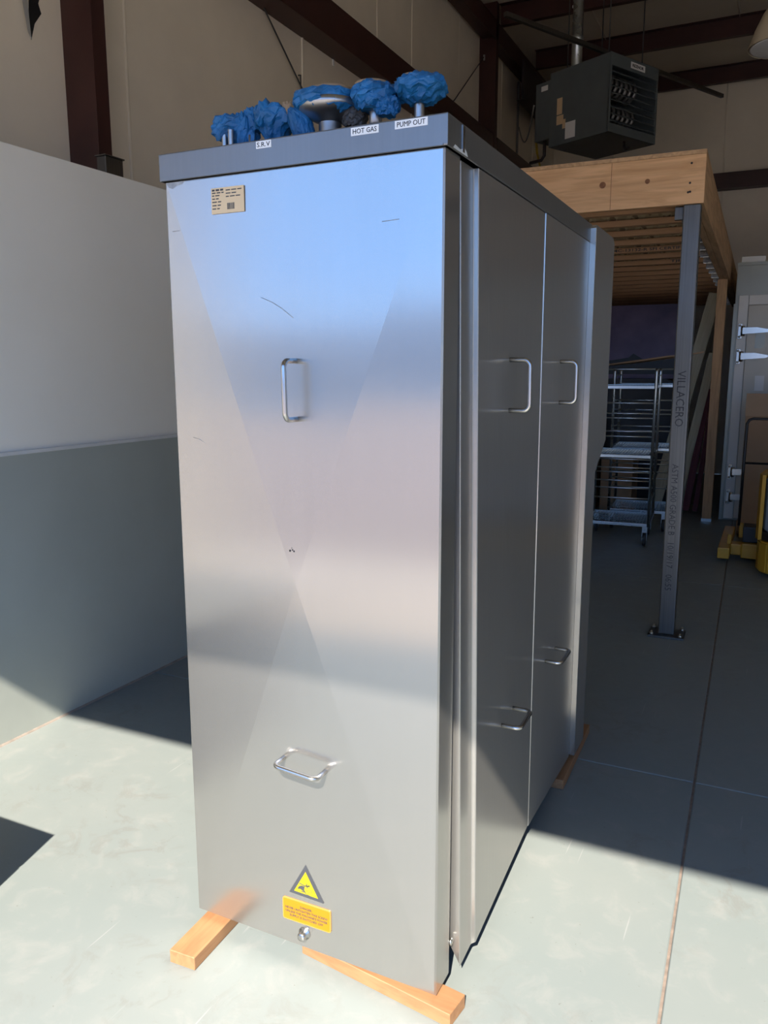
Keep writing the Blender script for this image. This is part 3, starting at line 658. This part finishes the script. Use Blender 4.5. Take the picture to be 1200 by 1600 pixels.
# ------------------------------------------------------------------ roll carts
def cart(label, loc, rotz):
    t = thing('shelf_trolley', label, 'trolley', loc, rotz, 'galvanised shelf trolleys under the mezzanine')
    w_, d_, z0, z1 = 0.545, 0.60, 0.20, 1.56
    for x in (-w_, 0):
        for y in (0, d_):
            obj('post', tube(BM(), [(x, y, z0-0.02), (x, y, z1-0.03), (x, y, z1)], 0.0135, 8), 'galvanised', t)
    for z in (z0, 0.805, 1.405):
        sh = obj('shelf', box(BM(), -w_+0.012, -0.012, -0.012, 0.012, z-0.018, z+0.010, bev=0.003), 'galvanised', t)
        bm = BM(); box(bm, -w_+0.012, -0.012, d_-0.012, d_+0.012, z-0.015, z+0.010); box(bm, -w_-0.010, -w_+0.011, 0.012, d_-0.012, z-0.015, z+0.010); box(bm, -0.011, 0.010, 0.012, d_-0.012, z-0.015, z+0.010)
        obj('shelf_rim', bm, 'galvanised', sh)
        bm = BM()
        for i in range(20):
            x = -w_+0.03+i*(w_-0.06)/19; box(bm, x-0.002, x+0.002, 0.013, d_-0.013, z+0.002, z+0.006)
        for i in range(7):
            y = 0.06+i*(d_-0.12)/6; box(bm, -w_+0.013, -0.013, y-0.003, y+0.003, z-0.004, z+0.0015)
        obj('wire_deck', bm, 'galvanised', sh)
    for z in (1.555, 1.265, 1.175, 1.135, 1.02, 0.975, 0.775, 0.70, 0.66, 0.585, 0.52, 0.43):
        obj('rail', tube(BM(), [(-w_, 0, z), (0, 0, z)], 0.0075, 6), 'galvanised', t)
    for z in (1.5, 1.25, 1.0, 0.6, 0.4):
        for x in (-w_, 0): obj('side_rail', tube(BM(), [(x, 0, z), (x, d_, z)], 0.006, 6), 'galvanised', t)
    for x in (-w_+0.03, -0.03):
        for y in (0.03, d_-0.03):
            c_ = obj('caster', box(BM(), x-0.022, x+0.022, y-0.02, y+0.02, 0.125, 0.182, bev=0.004), 'galvanised', t)
            obj('wheel', lathe(BM(), [(0, -0.014), (0.055, -0.014), (0.064, -0.008), (0.064, 0.008), (0.055, 0.014), (0, 0.014)], 20, T(x, y+0.015, 0.0645) @ RY(math.pi/2)), 'rubber', c_)
            bm = BM(); box(bm, x-0.022, x-0.018, y-0.012, y+0.022, 0.055, 0.13); box(bm, x+0.018, x+0.022, y-0.012, y+0.022, 0.055, 0.13); obj('fork', bm, 'galvanised', c_)
    return t
cart('galvanised wire-shelf trolley with wire decks beside the steel post', (0.432, 5.68, 0), 0.07)
cart('galvanised shelf trolley parked tight behind the other trolley', (0.505, 6.42, 0), 0.07)
bm = BM(); vv = []
sh_pts = [(-0.75, 5.9), (-0.3, 5.82), (0.0, 5.88), (0.25, 5.80), (0.5, 5.86), (0.66, 5.90), (0.78, 5.93), (0.66, 6.05), (0.5, 6.5), (0.1, 6.62), (-0.4, 6.55), (-0.75, 6.5)]
zz = lambda x: 1.592+0.128*max(-0.2, x)+0.004*math.sin(x*17)
top_ = [bm.verts.new((x, y, zz(x)+0.012)) for x, y in sh_pts]; bot_ = [bm.verts.new((x, y, zz(x))) for x, y in sh_pts]
bm.faces.new(top_); bm.faces.new(bot_[::-1])
for i in range(len(sh_pts)): bm.faces.new((top_[i-1], top_[i], bot_[i], bot_[i-1]))
bmesh.ops.recalc_face_normals(bm, faces=list(bm.faces))
tag(obj('cardboard_sheet', bm, 'carton'), 'ragged brown cardboard sheet lying across the shelf trolleys', 'cardboard')
# printed purple panel and boxes in the dark behind
bm = BM(); prism(bm, [(-0.9, 1.45), (0.31, 1.45), (0.34, 1.6), (0.45, 2.28), (-0.9, 2.28)], 'y', 8.20, 8.22)
pp = obj('printed_panel', bm, 'purple_print'); tag(pp, 'dark purple printed panel standing behind the shelf trolleys', 'panel')
bm = BM(); prism(bm, [(-0.9, 1.5), (0.325, 1.5), (0.36, 1.70), (0.2, 1.66), (0.08, 1.69), (-0.05, 1.67), (-0.16, 1.735), (-0.21, 1.69), (-0.4, 1.66), (-0.9, 1.64)], 'y', 8.197, 8.20)
obj('dark_ridge', bm, 'black_plastic', pp)
bm = BM(); prism(bm, [(-1.0, 0.001), (0.33, 0.001), (0.31, 0.7), (0.325, 1.40), (0.25, 1.447), (-0.3, 1.448), (-0.98, 1.447)], 'y', 8.08, 8.75)
bmesh.ops.bevel(bm, geom=list(bm.edges), offset=0.02, segments=2, affect='EDGES')
tag(obj('dark_backing', bm, 'black_plastic'), 'stack block added for the darkness below the purple printed panel', 'backing')  # black block added to stand in for the dark behind the trolleys
for i, (x, y, wx, h) in enumerate(((-0.80, 7.25, 0.42, 1.05), (-0.32, 7.4, 0.34, 0.62))):
    t = thing('cardboard_box', ('tall brown carton in the dark behind the trolleys', 'short brown carton in the dark behind the trolleys')[i], 'box', (x, y, 0))
    obj('body', box(BM(), 0, wx, 0, 0.4, 0.0, h, bev=0.004), 'carton', t)
    obj('tape', box(BM(), wx*0.44, wx*0.56, -0.001, 0.0, 0.02, h-0.02), 'kraft', t)
# leaning boards
def plank(label, x0, z0, x1, z1, y, wd, th, mat):
    t = BM(); box(t, -wd/2, wd/2, 0, th, 0, math.hypot(x1-x0, z1-z0), bev=0.002)
    o = obj('leaning_plank', t, mat, None, (x0, y, z0), (0, math.atan2(x1-x0, z1-z0), 0)); return tag(o, label, 'plank', 'boards leaning under the mezzanine')
plank('long pale plank leaning up to the mezzanine beam', 0.235, 0.04, 0.72, 2.33, 7.62, 0.125, 0.03, 'pale_plank')
plank('shorter pale board leaning beside the wooden post', 0.46, 0.03, 0.745, 1.72, 7.55, 0.085, 0.025, 'pale_plank')
plank('dark red board leaning beside the pale boards', 0.56, 0.025, 0.72, 1.35, 7.66, 0.07, 0.025, 'red_plank')
plank('narrow dark red board leaning next to the wooden post', 0.655, 0.02, 0.765, 1.28, 7.70, 0.05, 0.02, 'red_plank')
plank('yellowed splintered board leaning between the pale boards', 0.52, 0.02, 0.70, 1.66, 7.72, 0.06, 0.018, 'pale_plank')

# ------------------------------------------------------------------ cold room
cl = thing('cold_room', 'grey metal walk-in cold room beside the mezzanine', 'cold room', (0.925, 7.43, 0))
obj('front_wall', box(BM(), 0, 3.2, 0, 0.1, 0, 2.57, bev=0.004), 'cooler_skin', cl)
obj('side_wall', box(BM(), 0, 0.1, 0.102, 3.6, 0, 2.57), 'cooler_skin', cl)
obj('roof_panel', box(BM(), 0, 3.2, 0, 3.6, 2.571, 2.60), 'cooler_skin', cl)
obj('corner_trim', box(BM(), -0.012, 0.022, -0.012, 0.022, 0, 2.2, bev=0.003), 'cooler_skin', cl)
fr = obj('door_frame', box(BM(), 0.035, 0.125, -0.03, -0.001, 0.02, 2.28, bev=0.004), 'door_frame', cl)
obj('door_frame', box(BM(), 0.127, 1.20, -0.03, -0.001, 2.185, 2.28, bev=0.004), 'door_frame', cl)
obj('door_frame', box(BM(), 1.11, 1.20, -0.03, -0.001, 0.02, 2.183, bev=0.004), 'door_frame', cl)
dr = obj('door', box(BM(), 0.13, 1.105, -0.05, -0.002, 0.03, 2.18, bev=0.005), 'door_panel', cl)
obj('patch', box(BM(), 0.235, 0.32, -0.0515, -0.050, 1.34, 1.49), 'label_white', dr)
obj('patch', box(BM(), 0.21, 0.30, -0.0515, -0.050, 1.76, 1.90), 'cooler_skin', dr)
for z in (1.93, 1.68, 0.51, 0.25):
    hg = obj('hinge', box(BM(), 0.045, 0.085, -0.042, -0.030, z-0.075, z+0.075, bev=0.004), 'chrome', dr)
    bm = BM(); prism(bm, [(0.09, z-0.030), (0.09, z+0.034), (0.22, z+0.034), (0.33, z+0.012), (0.345, z), (0.32, z-0.016), (0.2, z-0.024)], 'y', -0.078, -0.052)
    obj('strap', bm, 'chrome', hg)
    obj('barrel', tube(BM(), [(0.092, -0.055, z-0.05), (0.092, -0.055, z+0.05)], 0.02, 10), 'chrome', hg)
    for dz in (-0.055, 0.055): obj('bolt', lathe(BM(), [(0, 0.008), (0.012, 0.006), (0.012, 0)], 8, T(0.062, -0.042, z+dz) @ RX(math.pi/2)), 'chrome', hg)
bm = BM(); box(bm, 0.03, 0.25, 0.04, 0.30, 2.601, 2.66, bev=0.004)
tag(obj('foam_panel', bm, 'label_white', None, (0.925, 7.43, 0)), 'pale flat slab lying on the cold room roof', 'slab')
# tall carton
cb = thing('cardboard_box', 'tall brown carton standing against the cold room door', 'box', (1.125, 6.56, 0), -0.03)
obj('body', box(BM(), 0, 0.42, 0, 0.36, 0.04, 1.31, bev=0.006), 'carton', cb)
obj('top_flap', box(BM(), -0.004, 0.424, -0.006, -0.001, 1.13, 1.335, bev=0.001), 'carton_light', cb)
bm = BM(); box(bm, 0, 0.20, -0.10, 0.0, 0, 0.004, mat=T(0, 0, 0.02) @ RX(-0.5)); obj('bottom_flap', bm, 'carton_light', cb)
bm = BM(); box(bm, -0.004, 0.0, -0.09, 0.34, 0.0, 0.16); obj('bottom_flap', bm, 'carton', cb)
# yellow pallet stacker
st = thing('pallet_stacker', 'yellow and black walk-behind pallet stacker by the cold room', 'stacker', (1.0, 5.0, 0))
def yb(nm, *a, mat='truck_yellow', bev=0.008, par=st): return obj(nm, box(BM(), *a, bev=bev), mat, par)
yb('straddle_leg', 0.025, 0.115, 0.38, 1.42, 0.025, 0.115)
yb('straddle_leg', 0.80, 0.89, 0.38, 1.42, 0.025, 0.115)
for x in (0.07, 0.845):
    obj('load_wheel', lathe(BM(), [(0, -0.03), (0.045, -0.03), (0.045, 0.03), (0, 0.03)], 16, T(x, 1.33, 0.0455) @ RY(math.pi/2)), 'rubber', st)
yb('leg_bracket', 0.085, 0.118, 0.55, 0.60, 0.116, 0.20)
yb('cross_member', 0.116, 0.20, 0.50, 0.64, 0.04, 0.13)
yb('cross_member', 0.20, 0.80, 0.44, 0.66, 0.03, 0.15)
yb('fork_carriage', 0.165, 0.20, 0.70, 0.76, 0.15, 0.27)
yb('fork', 0.20, 0.30, 0.77, 1.20, 0.08, 0.12, mat='black_plastic'); yb('fork', 0.60, 0.70, 0.77, 1.20, 0.08, 0.12, mat='black_plastic')
yb('mast_base', 0.20, 0.34, 0.50, 0.70, 0.151, 0.28, mat='black_plastic')
bm = BM(); prism(bm, [(0.345, 0.42), (0.315, 0.10), (0.335, 0.0), (0.385, -0.07), (0.46, -0.10), (0.90, -0.10), (0.90, 0.42)], 'z', 0.035, 0.27)
bmesh.ops.bevel(bm, geom=list(bm.edges), offset=0.012, segments=2, affect='EDGES'); obj('body_skirt', bm, 'truck_yellow', st)
bm = BM(); prism(bm, [(0.36, 0.42), (0.33, 0.10), (0.35, 0.02), (0.40, -0.04), (0.90, -0.06), (0.90, 0.42)], 'z', 0.275, 0.34); obj('bumper', bm, 'black_plastic', st)
bm = BM(); prism(bm, [(0.375, 0.40), (0.345, 0.10), (0.365, 0.03), (0.41, -0.02), (0.90, -0.04), (0.90, 0.40)], 'z', 0.345, 0.74)
bmesh.ops.bevel(bm, geom=list(bm.edges), offset=0.01, segments=2, affect='EDGES'); cv_ = obj('side_cover', bm, 'truck_panel', st)
obj('sticker', box(BM(), 0.425, 0.50, -0.0335, -0.0275, 0.62, 0.69), 'label_white', cv_)
bm = BM(); prism(bm, [(0.335, 0.43), (0.300, 0.10), (0.318, 0.02), (0.343, 0.03), (0.330, 0.10), (0.36, 0.43)], 'z', 0.275, 0.77); obj('edge_guard', bm, 'truck_yellow', st)
yb('mast_rail', 0.36, 0.41, 0.50, 0.60, 0.03, 1.08, mat='black_plastic'); yb('mast_rail', 0.78, 0.83, 0.50, 0.60, 0.03, 1.08, mat='black_plastic')
obj('guard_rail', tube(BM(), [(0.165, 0.55, 0.28), (0.168, 0.55, 0.8), (0.17, 0.55, 1.12), (0.185, 0.55, 1.15), (0.21, 0.55, 1.16), (0.80, 0.55, 1.16)], 0.011, 8), 'black_plastic', st)
obj('guard_rail', tube(BM(), [(0.17, 0.55, 0.80), (0.80, 0.55, 0.80)], 0.009, 8), 'black_plastic', st)
obj('tiller', tube(BM(), [(0.62, -0.02, 0.76), (0.62, -0.15, 1.05), (0.62, -0.2, 1.12)], 0.02, 8), 'black_plastic', st)

# ------------------------------------------------------------------ unit heater and lamp
ht = thing('unit_heater', 'dark grey gas unit heater hanging below the roof', 'heater', (-0.331, 7.0, 3.874), math.radians(-26.6))
# local: +x = louvre normal, +y = along the louvre face
LW, LH, LD = 0.79, 0.73, 0.76
yb('casing_side', -LD, 0, 0.0, 0.012, 0, LH, mat='heater_grey', bev=0.003, par=ht)
yb('casing_side', -LD, 0, LW-0.012, LW, 0, LH, mat='heater_grey', bev=0.003, par=ht)
yb('casing_top', -LD, 0, 0.013, LW-0.013, LH-0.012, LH, mat='heater_grey', bev=0.003, par=ht)
yb('casing_bottom', -LD, 0, 0.013, LW-0.013, 0, 0.012, mat='heater_grey', bev=0.003, par=ht)
yb('casing_back', -LD, -LD+0.012, 0.013, LW-0.013, 0.013, LH-0.013, mat='heater_grey', bev=0.003, par=ht)
yb('control_box', -LD-0.22, -LD-0.001, 0.02, LW-0.1, 0.10, LH-0.05, mat='heater_grey', bev=0.01, par=ht)
hd = yb('header', -0.02, 0.004, 0.0, LW, LH-0.115, LH, mat='heater_grey', bev=0.002, par=ht)
yb('sill', -0.02, 0.004, 0.0, LW, 0.0, 0.085, mat='heater_grey', bev=0.002, par=ht)
yb('stile', -0.02, 0.004, 0.0, 0.025, 0.086, LH-0.116, mat='heater_grey', bev=0.002, par=ht)
yb('stile', -0.02, 0.004, LW-0.025, LW, 0.086, LH-0.116, mat='heater_grey', bev=0.002, par=ht)
for i in range(8):
    z = 0.12+i*0.0645
    bm = BM(); box(bm, -0.03, 0.03, 0.027, LW-0.027, -0.003, 0.003, mat=T(-0.015, 0, z) @ RY(0.6)); obj('louvre', bm, 'heater_grey', ht)
for z, R_ in ((0.50, 0.10), (0.235, 0.085)):
    for i in range(7):
        y = 0.07+i*0.078
        pts = [(-0.22+R_*1.3*math.sin(math.pi*k_/10), y, z+R_*math.cos(math.pi*k_/10)) for k_ in range(11)]
        obj('heat_tube', tube(BM(), pts, 0.022, 8), 'heater_tube', ht)
br = yb('name_plate', 0.0045, 0.007, LW*0.40, LW*0.40+0.235, LH-0.085, LH-0.025, mat='label_white', bev=0.001, par=hd)
lt = obj('lettering', text_mesh('REZNOR', 0.026, 0.185, 0.0012), 'ink', br, (0.0076, LW*0.40+0.1175, LH-0.055), (math.pi/2, 0, math.pi/2))
for x0, x1, z0, z1 in ((-0.66, -0.59, 0.30, 0.46), (-0.66, -0.57, 0.20, 0.29), (-0.58, -0.54, 0.15, 0.24), (-0.54, -0.41, 0.04, 0.20)):
    obj('sticker', box(BM(), x0, x1, -0.002, 0.0, z0, z1), 'card_tan' if z0 > 0.1 else 'label_white', ht)
obj('sticker', box(BM(), -LD-0.14, -LD-0.05, 0.018, 0.0199, LH-0.14, LH-0.09), 'label_white', ht)
obj('flue', lathe(BM(), [(0.055, LH), (0.055, LH+0.30), (0.065, LH+0.31), (0.065, LH+0.35), (0.055, LH+0.36), (0.055, 1.58)], 18, T(-LD+0.17, 0.2, 0)), 'galvanised', ht)
for x in (-0.12, -LD+0.12):
    for y in (0.12, LW-0.12): obj('hanger_rod', tube(BM(), [(x, y, LH-0.005), (x, y, LH+0.846)], 0.006, 6), 'cable_dark', ht)
obj('gas_pipe', tube(BM(), [(-LD-0.1, 0.05, 0.101), (-LD-0.1, 0.05, -0.05), (-LD-0.14, 0.05, -0.09), (-LD-0.3, 0.05, -0.09)], 0.018, 8), 'dark_iron', ht)
obj('drain_elbow', tube(BM(), [(-0.12, LW*0.55, 0.0), (-0.12, LW*0.55, -0.05), (-0.10, LW*0.55, -0.075), (-0.06, LW*0.55, -0.075)], 0.014, 8), 'dark_iron', ht)
su = BM(); box(su, -0.02, 0.02, -1.2, 2.4, 0, 0.04, bev=0.003)
tag(obj('strut_channel', su, 'mill_steel', None, (-0.331-0.20, 7.0, 4.66), (0, 0, math.radians(-26.6))), 'long grey strut channel above the unit heater', 'channel')
bm = BM(); tube(bm, [(-1.30, 7.95, 3.98), (-1.31, 7.93, 4.10), (-1.27, 7.90, 4.17), (-1.18, 7.86, 4.17), (-1.13, 7.85, 4.05)], 0.014, 8)
bm2 = [(-1.30, 7.95, 3.98), (-1.26, 7.93, 3.85), (-1.22, 7.90, 3.72), (-1.12, 7.85, 3.70), (-1.05, 7.82, 3.74)]
gp = obj('gas_hose', tube(bm, bm2, 0.011, 8), 'gas_yellow', ht); gp['label'] = 'yellow flexible gas hose'
bpy.context.view_layer.update(); gp.matrix_parent_inverse = ht.matrix_world.inverted()
lm = thing('high_bay_lamp', 'cream bell-shaped high bay lamp hanging from the roof', 'lamp', (1.235, 5.06, 3.76))
obj('shade', lathe(BM(), [(0.235, 0.0), (0.225, 0.03), (0.20, 0.11), (0.15, 0.22), (0.09, 0.31), (0.06, 0.34), (0.05, 0.34), (0.08, 0.30), (0.14, 0.21), (0.19, 0.10), (0.222, 0.005)], 30), 'lamp_shade', lm)
obj('socket', lathe(BM(), [(0, 0.33), (0.075, 0.33), (0.075, 0.52), (0.03, 0.56), (0, 0.56)], 20), 'heater_grey', lm)
obj('lens', lathe(BM(), [(0, -0.012), (0.21, -0.002), (0.226, 0.0), (0, 0.004)], 26), 'trim_paint', lm)
obj('stem', tube(BM(), [(0, 0, 0.55), (0, 0, ZC-3.76)], 0.012, 8), 'cable_dark', lm)
